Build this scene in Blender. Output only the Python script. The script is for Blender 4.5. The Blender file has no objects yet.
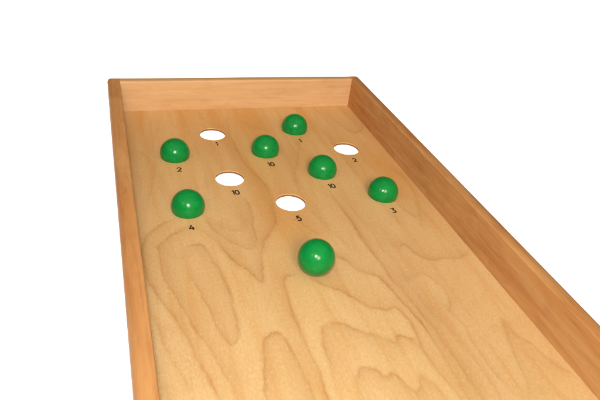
import bpy, bmesh, math, random
import numpy as np
from mathutils import Matrix, Vector, noise
from mathutils.geometry import delaunay_2d_cdt

S = 0.0175                      # metres per modelling unit (one ball radius)
scene = bpy.context.scene
col = scene.collection

# ------------------------------------------------------------------ sizes (units = ball radii)
W, H, T, D = 18.90, 2.43, 0.889, 0.180      # inside width, rail height, rail thickness, panel thickness
RH = 0.944                                   # hole radius
Y_END = -54.0                                # near end of the board (behind the camera's foot)
Z_FOOT = -1.2
BALL_SINK = math.sqrt(1 - RH * RH) - .045    # height of a seated ball's centre

CAM = Vector((-0.99482131, -42.78872701, 19.98803298))
YAW, PITCH, ROLL = (math.radians(a) for a in (-21.23796118, -32.81069833, -7.47925267))
FOC = 577.40876 / 600.0                      # focal length in frame widths

def cam_axes():
    Rz = Matrix.Rotation(YAW, 3, 'Z'); Rx = Matrix.Rotation(PITCH, 3, 'X'); Ry = Matrix.Rotation(ROLL, 3, 'Y')
    return Rz @ Rx @ Ry                      # columns: right, forward, up
AX = cam_axes()

def on_board(px, py):
    """point of the playing surface that the survey of the photo puts at (px, py)"""
    d = AX @ Vector(((px - 300.0) / 577.40876, 1.0, -(py - 200.0) / 577.40876))
    k = -CAM.z / d.z
    return (CAM.x + k * d.x, CAM.y + k * d.y)

# ------------------------------------------------------------------ helpers
def tag(o, label=None, cat=None, group=None, kind=None):
    if label: o['label'] = label
    if cat: o['category'] = cat
    if group: o['group'] = group
    if kind: o['kind'] = kind
    return o

def link_mesh(name, me, mat, parent=None):
    o = bpy.data.objects.new(name, me)
    col.objects.link(o)
    me.materials.append(mat)
    if parent: o.parent = parent
    return o

class Nodes:
    def __init__(self, name):
        self.m = bpy.data.materials.new(name); self.m.use_nodes = True
        self.t = self.m.node_tree; self.t.nodes.clear()
        self.out = self.n('ShaderNodeOutputMaterial')
    def n(self, kind, **kw):
        nd = self.t.nodes.new(kind)
        for k, v in kw.items(): setattr(nd, k, v)
        return nd
    def l(self, a, b): self.t.links.new(a, b)
    def coords(self, scale, rot=(0, 0, 0)):
        tc = self.n('ShaderNodeTexCoord'); mp = self.n('ShaderNodeMapping')
        mp.inputs['Scale'].default_value = scale; mp.inputs['Rotation'].default_value = rot
        self.l(tc.outputs['Object'], mp.inputs['Vector']); return mp.outputs['Vector']
    def noise(self, vec, scale, detail=3, rough=.5, dist=0):
        nz = self.n('ShaderNodeTexNoise')
        nz.inputs['Scale'].default_value = scale; nz.inputs['Detail'].default_value = detail
        nz.inputs['Roughness'].default_value = rough; nz.inputs['Distortion'].default_value = dist
        self.l(vec, nz.inputs['Vector']); return nz.outputs['Fac']
    def remap(self, v, a, b, c, d):
        mr = self.n('ShaderNodeMapRange')
        for i, x in zip((1, 2, 3, 4), (a, b, c, d)): mr.inputs[i].default_value = x
        self.l(v, mr.inputs[0]); return mr.outputs[0]
    def math(self, op, a, b=None):
        m = self.n('ShaderNodeMath', operation=op)
        for i, x in enumerate((a, b)):
            if x is None: continue
            if isinstance(x, (int, float)): m.inputs[i].default_value = x
            else: self.l(x, m.inputs[i])
        return m.outputs[0]
    def mix(self, fac, a, b, blend='MIX'):
        m = self.n('ShaderNodeMix', data_type='RGBA', blend_type=blend)
        if isinstance(fac, (int, float)): m.inputs[0].default_value = fac
        else: self.l(fac, m.inputs[0])
        for i, x in ((6, a), (7, b)):
            if isinstance(x, tuple): m.inputs[i].default_value = (*x, 1)
            else: self.l(x, m.inputs[i])
        return m.outputs[2]
    def bsdf(self, base, rough, bump=None, bump_h=.1, spec=.5, coat=0, coat_rough=.1):
        b = self.n('ShaderNodeBsdfPrincipled')
        if isinstance(base, tuple): b.inputs['Base Color'].default_value = (*base, 1)
        else: self.l(base, b.inputs['Base Color'])
        if isinstance(rough, (int, float)): b.inputs['Roughness'].default_value = rough
        else: self.l(rough, b.inputs['Roughness'])
        b.inputs['Specular IOR Level'].default_value = spec
        b.inputs['Coat Weight'].default_value = coat; b.inputs['Coat Roughness'].default_value = coat_rough
        if bump is not None:
            bp = self.n('ShaderNodeBump'); bp.inputs['Strength'].default_value = bump_h
            bp.inputs['Distance'].default_value = 0.0006
            self.l(bump, bp.inputs['Height']); self.l(bp.outputs[0], b.inputs['Normal'])
        self.l(b.outputs[0], self.out.inputs[0]); return b

U = 1.0 / S       # object coordinates are metres; *U puts them back in ball radii

# ------------------------------------------------------------------ materials
def panel_material():
    k = Nodes('beech_plywood')
    at = k.n('ShaderNodeAttribute', attribute_name='grain'); ring = at.outputs['Fac']
    at2 = k.n('ShaderNodeAttribute', attribute_name='tone'); tone = at2.outputs['Fac']
    along = k.coords((U * 1.0, U * .10, U))
    fibre = k.noise(k.coords((U * 9, U * .9, U)), 1.0, 4, .65)
    fleck = k.noise(k.coords((U * 11, U * 5, U)), 1.0, 4, .65)
    cloud = k.noise(k.coords((U * .32, U * .12, U)), 1.0, 3, .55, .4)
    band = k.noise(along, 1.1, 4, .6, .6)
    light, dark = PANEL_LIGHT, PANEL_DARK
    c = k.mix(k.remap(cloud, .36, .62, 0, 1), light, PANEL_MID)
    c = k.mix(k.remap(tone, 0, 1, 0, .75), c, PANEL_TONE)
    c = k.mix(k.remap(band, .50, .70, 0, .45), c, PANEL_TONE)
    c = k.mix(k.math('MULTIPLY', ring, k.remap(fibre, .3, .7, .75, 1.0)), c, dark)
    c = k.mix(k.remap(fibre, .40, .75, 0, .10), c, dark)
    c = k.mix(k.remap(fleck, .50, .68, 0, .46), c, PANEL_TONE)
    c = k.mix(k.remap(fleck, .45, .28, 0, .30), c, (.82, .62, .34))
    rough = k.remap(fibre, .3, .7, .36, .48)
    k.bsdf(c, rough, k.math('ADD', fibre, k.math('MULTIPLY', fleck, .5)), .10, .35)
    return k.m

def rail_material(name, base, deep, pale, axis):
    k = Nodes(name)
    def sc(a, b): return (U * b, U * a, U * b) if axis == 'Y' else (U * a, U * b, U * b)
    broad = k.noise(k.coords(sc(.10, .9)), 1.0, 4, .6, .8)
    streak = k.noise(k.coords(sc(.22, 3.2)), 1.0, 5, .65, .5)
    pore = k.noise(k.coords(sc(1.1, 17)), 1.0, 3, .6)
    mott = k.noise(k.coords(sc(.5, .8)), 1.0, 2, .5)
    c = k.mix(k.remap(broad, .38, .66, 0, 1), base, pale)
    c = k.mix(k.remap(streak, .48, .74, 0, .50), c, deep)
    c = k.mix(k.remap(mott, .55, .75, 0, .25), c, deep)
    wave = k.noise(k.coords(sc(.42, 2.0)), 1.0, 4, .6, 1.6)
    c = k.mix(k.remap(wave, .56, .70, 0, .26), c, deep)
    c = k.mix(k.remap(pore, .54, .76, 0, .24), c, deep)
    # shade on the outer arrises, turned from the flash, painted into the wood colour
    edge_shade = k.n('ShaderNodeAttribute', attribute_name='edge').outputs['Fac']
    c = k.mix(k.math('MULTIPLY', edge_shade, k.remap(mott, .3, .7, .65, .95)), c, tuple(q * .42 for q in deep))
    k.bsdf(c, k.remap(streak, .3, .7, .46, .58), k.math('ADD', pore, streak), .10, .14)
    return k.m

PANEL_LIGHT = (.645, .418, .207)
PANEL_MID   = (.615, .388, .178)
PANEL_TONE  = (.555, .262, .072)
PANEL_DARK  = (.40, .175, .052)

M_PANEL = panel_material()
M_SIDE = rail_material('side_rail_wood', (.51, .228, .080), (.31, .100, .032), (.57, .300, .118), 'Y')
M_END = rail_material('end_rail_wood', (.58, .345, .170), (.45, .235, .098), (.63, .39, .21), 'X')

def paint_material():
    k = Nodes('green_gloss_paint')
    n1 = k.noise(k.coords((U, U, U)), 2.2, 3, .6)
    n2 = k.noise(k.coords((U, U, U)), 14, 3, .6)
    c = k.mix(k.remap(n1, .35, .65, 0, 1), (.0, .178, .031), (.0, .222, .042))
    c = k.mix(k.remap(n2, .60, .75, 0, .35), c, (.012, .42, .12))
    k.bsdf(c, k.remap(n2, .3, .7, .17, .22), n2, .05, .29)
    return k.m
M_GREEN = paint_material()

k = Nodes('black_marking_ink')
nz = k.noise(k.coords((U, U, U)), 9, 3, .6)
k.bsdf(k.mix(k.remap(nz, .4, .7, 0, 1), (.010, .006, .004), (.035, .018, .009)), .6)
M_INK = k.m

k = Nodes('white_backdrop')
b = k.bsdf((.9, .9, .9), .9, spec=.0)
b.inputs['Emission Color'].default_value = (1, 1, 1, 1); b.inputs['Emission Strength'].default_value = 1.05  # glow added so the backdrop and open holes come out pure white
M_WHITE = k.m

k = Nodes('drilled_plywood_edge')
nz = k.noise(k.coords((U, U, U * 12)), 3, 3, .6)
k.bsdf(k.mix(k.remap(nz, .35, .65, 0, 1), (.25, .13, .068), (.11, .055, .03)), .8, spec=.1)
M_CUT = k.m

# ------------------------------------------------------------------ setting: seamless white backdrop the board lies on
me = bpy.data.meshes.new('backdrop')
n = 2500 * S
me.from_pydata([(-n, -n, Z_FOOT * S - .0006), (n, -n, Z_FOOT * S - .0006), (n, n, Z_FOOT * S - .0006), (-n, n, Z_FOOT * S - .0006)], [], [(0, 1, 2, 3)])
tag(link_mesh('backdrop', me, M_WHITE), kind='structure')

# ------------------------------------------------------------------ the board
board = bpy.data.objects.new('game_board', None); col.objects.link(board)
tag(board, 'long varnished wooden game board with raised rails and ten numbered holes', 'game board')

# holes: columns 3.2 apart, rows 3.25 apart
HOLES = {'two_left': (3.157, -7.431), 'ten_back': (9.560, -7.457), 'one_back': (12.754, -4.177), 'ten_right': (12.800, -10.754),
         'three': (15.961, -14.053), 'four': (3.129, -13.994), 'one_open': (6.292, -4.367), 'ten_open': (6.322, -10.730),
         'five_open': (9.566, -14.057), 'two_open': (15.877, -7.552)}

# growth-ring lines of the plywood face, surveyed on the photo: (strength, halo side, points)
RINGS = [
 (.80, 1, [(185,214),(167,221),(154,229),(146,236),(142.5,246),(143.6,264),(149,281),(160,300),(176,320),(188,340),(197,360),(208,376),(218,400),(230,425)]),
 (.85, 1, [(199,228),(190,225.6),(180,230),(161,242),(159,250),(161,266),(166,281),(177,298),(186,314),(198,332),(207,346),(214,357),(226,375),(239,400),(252,425)]),
 (.95, 1, [(199,228),(210,236),(222,248),(236,262),(248,271),(256,279),(262,282),(262.8,272),(262.4,260),(263,246),(267,237),(273,228),(275,214),(269,192),(263,182),(254,172),(244,161),(235,146),(229,130),(227,111)]),
 (.80, -1, [(185,258),(187,248),(194,243.6),(202,246),(210,255),(218,267),(226,282),(232,300),(237,322),(237.5,338),(231,344),(225,339),(214,320),(209,307),(198,290),(189,275),(185,258)]),
 (.75, 1, [(205,217),(208,222),(216,232),(228,240),(242,246.5),(251,248),(256,244),(255,236),(253,225),(251,212),(246,200),(240,196)]),
 (.45, 1, [(214,222),(224,228),(236,231),(246,227),(248,219),(244,210)]),
 (.85, -1, [(300,274.5),(288,276.5),(284,282),(286,292),(290,304),(296,320),(303,335),(312,356),(320,374),(327,400),(334,425)]),
 (.85, 1, [(306,275),(314,279.5),(322,284.5),(344,292),(360,302),(370,307),(386,310),(394,307),(402,313),(411,324),(418,340),(424,352),(436,368),(456,392),(475,420)]),
 (.95, 1, [(330,250),(336,255),(346,261),(360,271),(372,275),(380,278),(390,288),(400,300),(414,314),(422,324),(434,342),(448,364),(459,381),(470,400),(485,425)]),
 (.90, 1, [(326,188),(332,196),(344,212),(356,228),(363,240),(374,255),(386,272),(398,286),(412,302),(427,320),(442,342),(454,358),(466,375),(482,399),(498,425)]),
 (.50, 1, [(334,188),(344,200),(360,218),(374,235),(380,246),(394,262),(406,280),(420,298),(438,318)]),
 (.80, 1, [(399,252),(401,247),(405,245),(414,252),(424,257),(432,260),(442,259),(454,258),(464,257),(470,250)]),
 (.60, 1, [(404,284),(410,279),(416,275),(422,273),(432,279),(444,290),(449,304),(448,318)]),
 (.60, 1, [(420,300),(430,312),(440,322),(452,334),(466,350),(480,368),(497,393),(515,420)]),
 (.55, 1, [(436,297),(446,309),(456,318),(466,327),(472,342),(484,358),(494,372),(512,395)]),
 (.60, 1, [(500,318),(504,324),(510,344),(517,360),(526,382),(528,400)]),
 (.70, -1, [(500,318),(507,323),(516,335),(530,342),(546,356),(558,365),(575,376)]),
 (.85, -1, [(341,400),(332,370),(326,350),(323,335),(325,326),(334,323),(346,325),(360,331),(372,334),(386,340),(394,341),(400,336),(410,338),(416,345),(420,352)]),
 (.95, -1, [(361,400),(357,383),(359,374),(366,368),(376,370),(383,376),(388,377),(394,373),(404,382),(411,390),(417,393),(421,389),(420.5,380),(421,376),(427,379),(436,386),(446,400),(458,420)]),
 (.95, -1, [(266,425),(266,400),(265,370),(263.6,350),(265,339),(272,333),(280,334),(287,341),(294,356),(304,374),(315,399),(326,425)]),
 (.40, 1, [(152,310),(160,334),(170,360),(182,376),(192,398)]),
 (.35, 1, [(154,360),(162,382),(170,402)]),
 (.60, 1, [(322,106),(327,113),(334,120),(344,128),(353,132),(360,130.5),(363,126),(357,117),(350,109)]),
 (.35, 1, [(340,107),(345,113),(352,119),(357,121)]),
 (.55, 1, [(388,166),(404,178),(414,192),(418,203),(420,220),(424,230)]),
 (.50, 1, [(390,196),(398,204),(408,212),(418,219)]),
 (.50, -1, [(302,134),(299,150),(297,164),(295,176),(300,191),(306,200)]),
 (.55, 1, [(292,219),(300,222),(310,229),(320,236)]),
 (.40, 1, [(240,120),(252,128),(268,132),(280,150),(290,172),(296,190)]),
 (.40, 1, [(300,106),(312,118),(326,136),(345,160),(366,186),(384,206),(404,230)]),
 (.35, 1, [(312,106),(326,120),(330,140),(356,168)]),
 (.35, 1, [(150,112),(152,140),(156,170),(166,205)]),
 (.35, 1, [(178,110),(186,124),(196,145),(204,170),(210,196)]),
 (.40, 1, [(196,110),(206,122),(222,140),(236,168)]),
 (.40, -1, [(136,150),(146,156),(154,170),(150,190),(146,215)]),
 (.45, 1, [(300,200),(322,222),(345,243),(352,252)]),
]
# two broad darker areas of the veneer (px, py, radius, amount)
TONES = [(262,178,2.2,.55),(280,215,2.0,.6),(200,128,3.2,.5),(262,128,2.2,.55),(300,228,1.7,.45),(330,140,2.5,.35),(398,176,2.2,.45),(375,160,2,.3),(300,160,1.6,.4)]

NX = 293
xs = np.linspace(-.05, W + .05, NX + 1)
ys = np.concatenate([np.arange(.05, -33, -.066), np.arange(-33.0, Y_END - .01, -.3)])
ys[-1] = Y_END
cell = xs[1] - xs[0]
NYv = len(ys)
verts = []; idx = -np.ones((NYv, NX + 1), int)
skip = np.zeros((NYv - 1, NX), bool); gone = np.zeros((NYv, NX + 1), bool)
patches = []
for name, (hx, hy) in HOLES.items():
    i0 = int(np.searchsorted(xs, hx - 1.25)); i1 = int(np.searchsorted(xs, hx + 1.25))
    j0 = int(np.searchsorted(-ys, -(hy + 1.25))); j1 = int(np.searchsorted(-ys, -(hy - 1.25)))
    skip[j0:j1, i0:i1] = True; gone[j0 + 1:j1, i0 + 1:i1] = True
    patches.append((hx, hy, i0, i1, j0, j1))
for j in range(NYv):
    for i in range(NX + 1):
        if not gone[j, i]:
            idx[j, i] = len(verts); verts.append((xs[i], ys[j], 0.0))
faces = []
for j in range(NYv - 1):
    for i in range(NX):
        if not skip[j, i]:
            faces.append((idx[j, i], idx[j + 1, i], idx[j + 1, i + 1], idx[j, i + 1]))
bot_loops = []; wall_faces = []
for hx, hy, i0, i1, j0, j1 in patches:
    loop = [(j0, i) for i in range(i0, i1)] + [(j, i1) for j in range(j0, j1)] + [(j1, i) for i in range(i1, i0, -1)] + [(j, i0) for j in range(j1, j0, -1)]
    prev = [idx[j, i] for j, i in loop]; sq = [(xs[i], ys[j]) for j, i in loop]
    ang = [math.atan2(y - hy, x - hx) for x, y in sq]
    # rings from the square in to the rim, a small rounded lip, then the wall of the hole
    steps = [(f, 0.0, None) for f in (.2, .4, .6, .8)] + [(1, 0, RH + .022), (1, -.012, RH + .008), (1, -.04, RH), (1, -D, RH)]
    for f, z, rad in steps:
        cur = []
        for (x, y), a in zip(sq, ang):
            r1 = rad if rad else RH + .022
            cx, cy = hx + r1 * math.cos(a), hy + r1 * math.sin(a)
            cur.append(len(verts)); verts.append((x + (cx - x) * f, y + (cy - y) * f, z))
        m = len(cur)
        for q in range(m):
            if z == -D: wall_faces.append(len(faces))
            faces.append((prev[q], cur[q], cur[(q + 1) % m], prev[(q + 1) % m]))
        prev = cur
    bot_loops.append(prev)
# underside with the same holes
pts = [Vector((-.05, .05)), Vector((-.05, Y_END)), Vector((W + .05, Y_END)), Vector((W + .05, .05))]
edges = [(0, 1), (1, 2), (2, 3), (3, 0)]; vmap = []
base = len(verts)
for lp in bot_loops:
    s = len(pts)
    pts += [Vector(verts[v][:2]) for v in lp]; vmap += list(lp)
    edges += [(s + q, s + (q + 1) % len(lp)) for q in range(len(lp))]
res = delaunay_2d_cdt(pts, edges, [], 0, 1e-6)
ov, of = res[0], res[2]
start = len(verts)
verts += [(v.x, v.y, -D) for v in ov]
for f in of:
    cx = sum(ov[v].x for v in f) / len(f); cy = sum(ov[v].y for v in f) / len(f)
    if any(math.hypot(cx - hx, cy - hy) < RH * .999 for hx, hy in HOLES.values()): continue
    if len(f) == 3 and any(all(abs(math.hypot(ov[v].x - hx, ov[v].y - hy) - RH) < 1e-3 for v in f) for hx, hy in HOLES.values()): continue
    faces.append(tuple(start + v for v in reversed(f)))
# near end edge of the panel
a0, a1 = idx[NYv - 1, 0], idx[NYv - 1, NX]
e0 = len(verts); verts += [(xs[0], Y_END, 0), (xs[-1], Y_END, 0), (xs[-1], Y_END, -D), (xs[0], Y_END, -D)]
faces.append((e0, e0 + 3, e0 + 2, e0 + 1))

V = np.array(verts)
# ---- grain value at every vertex
nv = len(V)
P = V[:, :2].copy()
warp = np.zeros((nv, 2))
for q in range(nv):
    x, y = P[q]
    v1 = noise.noise_vector((x * 1.5, y * .8, 3.1)); v2 = noise.noise_vector((x * 5, y * 2.6, 9.7)); v3 = noise.noise_vector((x * 13, y * 7, 2.2))
    warp[q] = (v1.x * .08 + v2.x * .06 + v3.x * .03, v1.y * .16 + v2.y * .10 + v3.y * .05)
P += warp
def smooth(pts, n=4):
    p = [np.array(a, float) for a in pts]; p = [2 * p[0] - p[1]] + p + [2 * p[-1] - p[-2]]
    out = []
    for i in range(1, len(p) - 2):
        for s in range(n):
            t = s / n
            out.append(.5 * (2 * p[i] + (p[i + 1] - p[i - 1]) * t + (2 * p[i - 1] - 5 * p[i] + 4 * p[i + 1] - p[i + 2]) * t * t + (3 * p[i] - p[i - 1] - 3 * p[i + 1] + p[i + 2]) * t ** 3))
    out.append(p[-2]); return np.array(out)
grain = np.zeros(nv)
vis = P[:, 1] > -34
Pv = P[vis]; gv = np.zeros(len(Pv))
for strength, side, line in RINGS:
    q = smooth([on_board(*a) for a in line])
    lo, hi = q.min(0) - 1.6, q.max(0) + 1.6
    sel = np.where((Pv[:, 0] > lo[0]) & (Pv[:, 0] < hi[0]) & (Pv[:, 1] > lo[1]) & (Pv[:, 1] < hi[1]))[0]
    pp = Pv[sel]; best = np.full(len(sel), 9.0); sign = np.zeros(len(sel)); par = np.zeros(len(sel))
    for s in range(len(q) - 1):
        a, bb = q[s], q[s + 1]; d = bb - a; L2 = d @ d
        t = np.clip(((pp - a) @ d) / L2, 0, 1)
        w = pp - a - t[:, None] * d
        dist = np.hypot(w[:, 0], w[:, 1])
        # position within a line's end, to fade the ends out
        m = dist < best
        best[m] = dist[m]; sign[m] = np.sign(d[0] * w[m, 1] - d[1] * w[m, 0]); par[m] = (s + t[m]) / (len(q) - 1)
    fade = np.clip(np.minimum(par, 1 - par) * 9, 0, 1) * .8 + .2
    vary = .58 + .60 * np.array([noise.noise((x * .9, y * .5, side * 3.0)) for x, y in pp]) if len(pp) else 0
    core = (np.exp(-(best / .055) ** 2) * .50 + np.exp(-(best / .20) ** 2) * .24) * vary
    halo = np.where(sign * side > 0, np.exp(-best / .80), np.exp(-best / .09)) * .72
    gv[sel] = np.maximum(gv[sel], strength * fade * np.maximum(core, 0) + 0) + strength * fade * halo * .55
# faint parallel rings everywhere else, following a slow field
field = np.array([noise.noise((x * .16, y * .055, 5.5)) * 5.2 + x * .42 for x, y in P])
fr = field * 2.6 - np.floor(field * 2.6)
faint = np.clip(1 - fr * 2.4, 0, 1) ** 2 * .09
grain[vis] = gv
grain = np.clip(grain + faint * np.where(grain > .2, .3, 1), 0, 1)
tone = np.zeros(nv)
for px, py, rad, am in TONES:
    tx, ty = on_board(px, py)
    tone += am * np.exp(-(((P[:, 0] - tx) / rad) ** 2 + ((P[:, 1] - ty) / (rad * 1.5)) ** 2))
# the far third of the sheet is a redder, stripier veneer
sm = np.clip((P[:, 1] + 17) / 14, 0, 1)
stripe = np.array([noise.noise((x * .8, y * .07, 1.3)) + .5 * noise.noise((x * 2.1, y * .12, 8.3)) for x, y in P])
tone = np.clip(tone + sm * (.20 + .85 * stripe) + .16 * stripe, 0, 1)

me = bpy.data.meshes.new('playing_surface')
me.from_pydata([tuple(v) for v in V * S], [], faces)
for nm, arr in (('grain', grain), ('tone', tone)):
    at = me.attributes.new(nm, 'FLOAT', 'POINT'); at.data.foreach_set('value', arr.astype(np.float32))
me.update()
panel = link_mesh('playing_surface', me, M_PANEL, board)
me.materials.append(M_CUT)
for q in wall_faces: me.polygons[q].material_index = 1
tag(panel, 'pale varnished plywood panel with bold ring grain')

# ------------------------------------------------------------------ rails
def rail(name, x0, x1, y0, y1, z0, z1, mat, outer, inner):
    bm = bmesh.new()
    bmesh.ops.create_cube(bm, size=1)
    for v in bm.verts:
        v.co = Vector((x0 if v.co.x < 0 else x1, y0 if v.co.y < 0 else y1, z0 if v.co.z < 0 else z1))
    def run(width, test):
        sel = [e for e in bm.edges if test((e.verts[0].co + e.verts[1].co) / 2, e.verts[1].co - e.verts[0].co)]
        bmesh.ops.bevel(bm, geom=sel, offset=width, segments=6, profile=.5, affect='EDGES')
    # outer edges are worn rounder than the inner ones; the end rail is only eased along its length
    if name == 'end_rail':
        run(outer, lambda c, d: c.z > z1 - 1e-6 and c.y > y1 - 1e-6 and abs(d.x) > 1)
        run(inner, lambda c, d: c.z > z1 - 1e-6 and c.y < y0 + 1e-6 and abs(d.x) > 1)
    else:
        xo, xi = (x0, x1) if x1 <= 0 else (x1, x0)
        run(outer, lambda c, d: (abs(c.x - xo) < 1e-6 and (c.z > z1 - 1e-6 or c.y > y1 - 1e-6) and (abs(d.y) > 1 or abs(d.z) > 1)) or (c.y > y1 - 1e-6 and c.z > z1 - 1e-6 and abs(d.x) > .1))
        run(inner, lambda c, d: c.z > z1 - 1e-6 and abs(c.x - xi) < 1e-6 and abs(d.y) > 1)
    for f in bm.faces: f.smooth = True
    for v in bm.verts: v.co *= S
    me = bpy.data.meshes.new(name); bm.to_mesh(me); bm.free()
    ed = []  # weight of the painted shade along the outer top edges
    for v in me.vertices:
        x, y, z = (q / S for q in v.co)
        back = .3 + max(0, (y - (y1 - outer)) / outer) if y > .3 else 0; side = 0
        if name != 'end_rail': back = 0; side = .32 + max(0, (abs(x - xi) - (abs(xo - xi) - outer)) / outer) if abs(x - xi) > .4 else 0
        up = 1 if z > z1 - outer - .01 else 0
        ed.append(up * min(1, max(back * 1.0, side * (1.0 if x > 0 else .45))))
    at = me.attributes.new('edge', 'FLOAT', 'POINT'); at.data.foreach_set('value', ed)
    me.set_sharp_from_angle(angle=math.radians(50))
    return link_mesh(name, me, mat, board)

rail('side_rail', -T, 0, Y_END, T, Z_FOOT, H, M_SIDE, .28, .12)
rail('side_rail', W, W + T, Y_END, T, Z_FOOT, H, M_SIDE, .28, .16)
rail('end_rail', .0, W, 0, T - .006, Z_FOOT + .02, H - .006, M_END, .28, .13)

# ------------------------------------------------------------------ numerals, drawn as pen strokes (box 0..1 high)
def arc(cx, cy, rx, ry, a0, a1, n=14):
    return [(cx + rx * math.cos(math.radians(a0 + (a1 - a0) * i / n)), cy + ry * math.sin(math.radians(a0 + (a1 - a0) * i / n))) for i in range(n + 1)]
GLYPH = {
 '1': (.30, [[(0, .78), (.10, .84), (.24, 1.0), (.24, 0)]]),
 '0': (.54, [arc(.27, .5, .27, .5, 90, 450, 28)]),
 '2': (.58, [arc(.28, .70, .27, .30, 165, -25, 12) + [(.40, .42), (.02, .02), (.60, .02)]]),
 '3': (.56, [[(.03, .97), (.50, .97), (.26, .60)] + arc(.26, .30, .28, .30, 80, -150, 14)]),
 '4': (.66, [[(.34, 1.0), (.04, .30), (.66, .30)], [(.46, .58), (.46, -.02)]]),
 '5': (.56, [[(.52, .97), (.10, .97), (.07, .56)] + arc(.26, .32, .28, .31, 120, -150, 14)]),
}
def number(text, px, py, height=.50, pen=.100):
    cx, cy = on_board(px, py)
    gap = .17
    width = sum(GLYPH[c][0] for c in text) + gap * (len(text) - 1)
    height *= .96; pen *= .92
    vs, fs = [], []; ox = -width / 2; layer = 0
    for c in text:
        gw, strokes = GLYPH[c]
        for st in strokes:
            p = [Vector(((ox + x) * height * .9, (y - .5) * height)) for x, y in st]
            closed = (p[0] - p[-1]).length < 1e-6
            z = .012 + .003 * layer; layer += 1
            n0 = len(vs)
            for i, a in enumerate(p):
                d0 = (a - p[i - 1]) if i else ((a - p[-2]) if closed else p[1] - a)
                d1 = (p[i + 1] - a) if i < len(p) - 1 else ((p[1] - a) if closed else d0)
                d0.normalize(); d1.normalize(); t = (d0 + d1).normalized()
                nrm = Vector((-t.y, t.x)); half = pen * .5 / max(.55, abs(t.dot(d1)))
                vs += [((cx + a.x + nrm.x * half) * S, (cy + a.y + nrm.y * half) * S, z * S), ((cx + a.x - nrm.x * half) * S, (cy + a.y - nrm.y * half) * S, z * S)]
            for i in range(len(p) - 1):
                q = n0 + 2 * i; fs.append((q + 1, q + 3, q + 2, q))
        ox += gw + gap
    me = bpy.data.meshes.new('number'); me.from_pydata(vs, [], fs); me.update()
    return tag(link_mesh('number', me, M_INK, panel), 'black numeral ' + text)
for text, px, py in (('2', 179.3, 169.6), ('1', 216.8, 144.0), ('10', 271.0, 164.4), ('1', 300.2, 140.7), ('2', 354.8, 160.2), ('10', 331.6, 186.1),
                     ('3', 393.4, 210.5), ('4', 191.9, 227.6), ('10', 235.5, 192.6), ('5', 298.9, 218.4)):
    number(text, px, py)

# ------------------------------------------------------------------ balls
bm = bmesh.new(); bmesh.ops.create_uvsphere(bm, u_segments=96, v_segments=48, radius=S)
for f in bm.faces: f.smooth = True
ball_me = bpy.data.meshes.new('ball'); bm.to_mesh(ball_me); bm.free(); ball_me.materials.append(M_GREEN)
BALLS = [('two_left', 'green ball sunk in the hole marked 2, close to the left rail'),
         ('ten_back', 'green ball sunk in the hole marked 10 between the balls marked 2 and 1'),
         ('one_back', 'green ball sunk in the hole marked 1, the ball farthest back by the end rail'),
         ('ten_right', 'green ball sunk in the hole marked 10 beside the empty hole marked 2'),
         ('three', 'green ball sunk in the hole marked 3, nearest the right rail'),
         ('four', 'green ball sunk in the hole marked 4 at the front left'),
         (None, 'whole green ball lying loose on bare wood in front of all the holes')]
random.seed(4)
for hole, label in BALLS:
    o = bpy.data.objects.new('ball', ball_me); col.objects.link(o)
    p = Vector((*HOLES[hole], BALL_SINK)) if hole else Vector((8.912, -20.765, 1.0))
    o.location = p * S
    o.rotation_euler = [random.uniform(0, 6.28) for _ in range(3)]
    tag(o, label, 'ball', 'green balls on the board')

# ------------------------------------------------------------------ camera
cd = bpy.data.cameras.new('camera'); cam = bpy.data.objects.new('camera', cd); col.objects.link(cam)
cd.sensor_width = 36; cd.sensor_fit = 'HORIZONTAL'; cd.lens = 36 * FOC; cd.clip_start = .01; cd.clip_end = 500
r, f, u = AX.col[0], AX.col[1], AX.col[2]
m = Matrix((r, u, -f)).transposed().to_4x4(); m.translation = CAM * S
cam.matrix_world = m
scene.camera = cam

KEY = 74
FLASH, AMB_LOW, AMB_HIGH = 9.3, .12, .86
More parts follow.
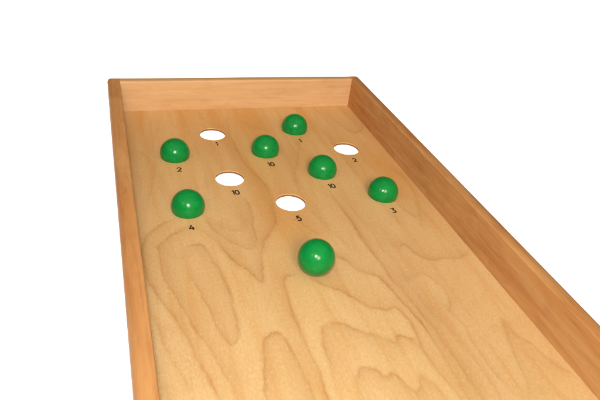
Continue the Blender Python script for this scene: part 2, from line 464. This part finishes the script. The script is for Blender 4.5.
# ------------------------------------------------------------------ light: on-camera flash, added frontal fill and a dim warm room
fl = bpy.data.lights.new('flash', 'POINT'); fl.energy = FLASH; fl.color = (.82, .98, 1.0); fl.shadow_soft_size = .026
fo = bpy.data.objects.new('flash', fl); col.objects.link(fo)
fo.location = (CAM + u * 3.2 - r * .6) * S

# big soft frontal fill, added far behind and above the camera to even the light
kl = bpy.data.lights.new('added_front_fill', 'AREA'); kl.shape = 'DISK'; kl.size = 60 * S; kl.energy = KEY; kl.color = (.95, .79, .61)
ko = bpy.data.objects.new('added_front_fill', kl); col.objects.link(ko)
ko.location = Vector((-9, -172, 106)) * S
ko.rotation_euler = (Vector((9, -14, 0)) * S - ko.location).to_track_quat('-Z', 'Y').to_euler()
# a small warm lamp in the room, up to the left behind the photographer
lp = bpy.data.lights.new('room_lamp', 'POINT'); lp.energy = 7.0; lp.color = (1, .74, .34); lp.shadow_soft_size = .06
lo = bpy.data.objects.new('room_lamp', lp); col.objects.link(lo)
lo.location = (Vector((9, -11, 0)) + (-r * .39 + u * .27 - f * .88) * 120) * S

w = bpy.data.worlds.new('World'); scene.world = w; w.use_nodes = True
t = w.node_tree; bg = t.nodes['Background']
# the room: brighter and paler behind and above the photographer, darker and browner beyond the board
tc = t.nodes.new('ShaderNodeTexCoord'); dt = t.nodes.new('ShaderNodeVectorMath'); dt.operation = 'DOT_PRODUCT'
dt.inputs[1].default_value = Vector((-.12, -.62, .75)).normalized()
t.links.new(tc.outputs['Generated'], dt.inputs[0])
mr = t.nodes.new('ShaderNodeMapRange'); mr.inputs[1].default_value = 0; mr.inputs[2].default_value = 1
mr.inputs[3].default_value = AMB_LOW; mr.inputs[4].default_value = AMB_HIGH
t.links.new(dt.outputs['Value'], mr.inputs[0]); t.links.new(mr.outputs[0], bg.inputs['Strength'])
bg.inputs['Color'].default_value = (.95, .78, .57, 1)

scene.view_settings.view_transform = 'Standard'; scene.view_settings.look = 'None'
scene.view_settings.exposure = 0; scene.view_settings.gamma = 1
scene.cycles.max_bounces = 8
scene.cycles.filter_width = 1.5
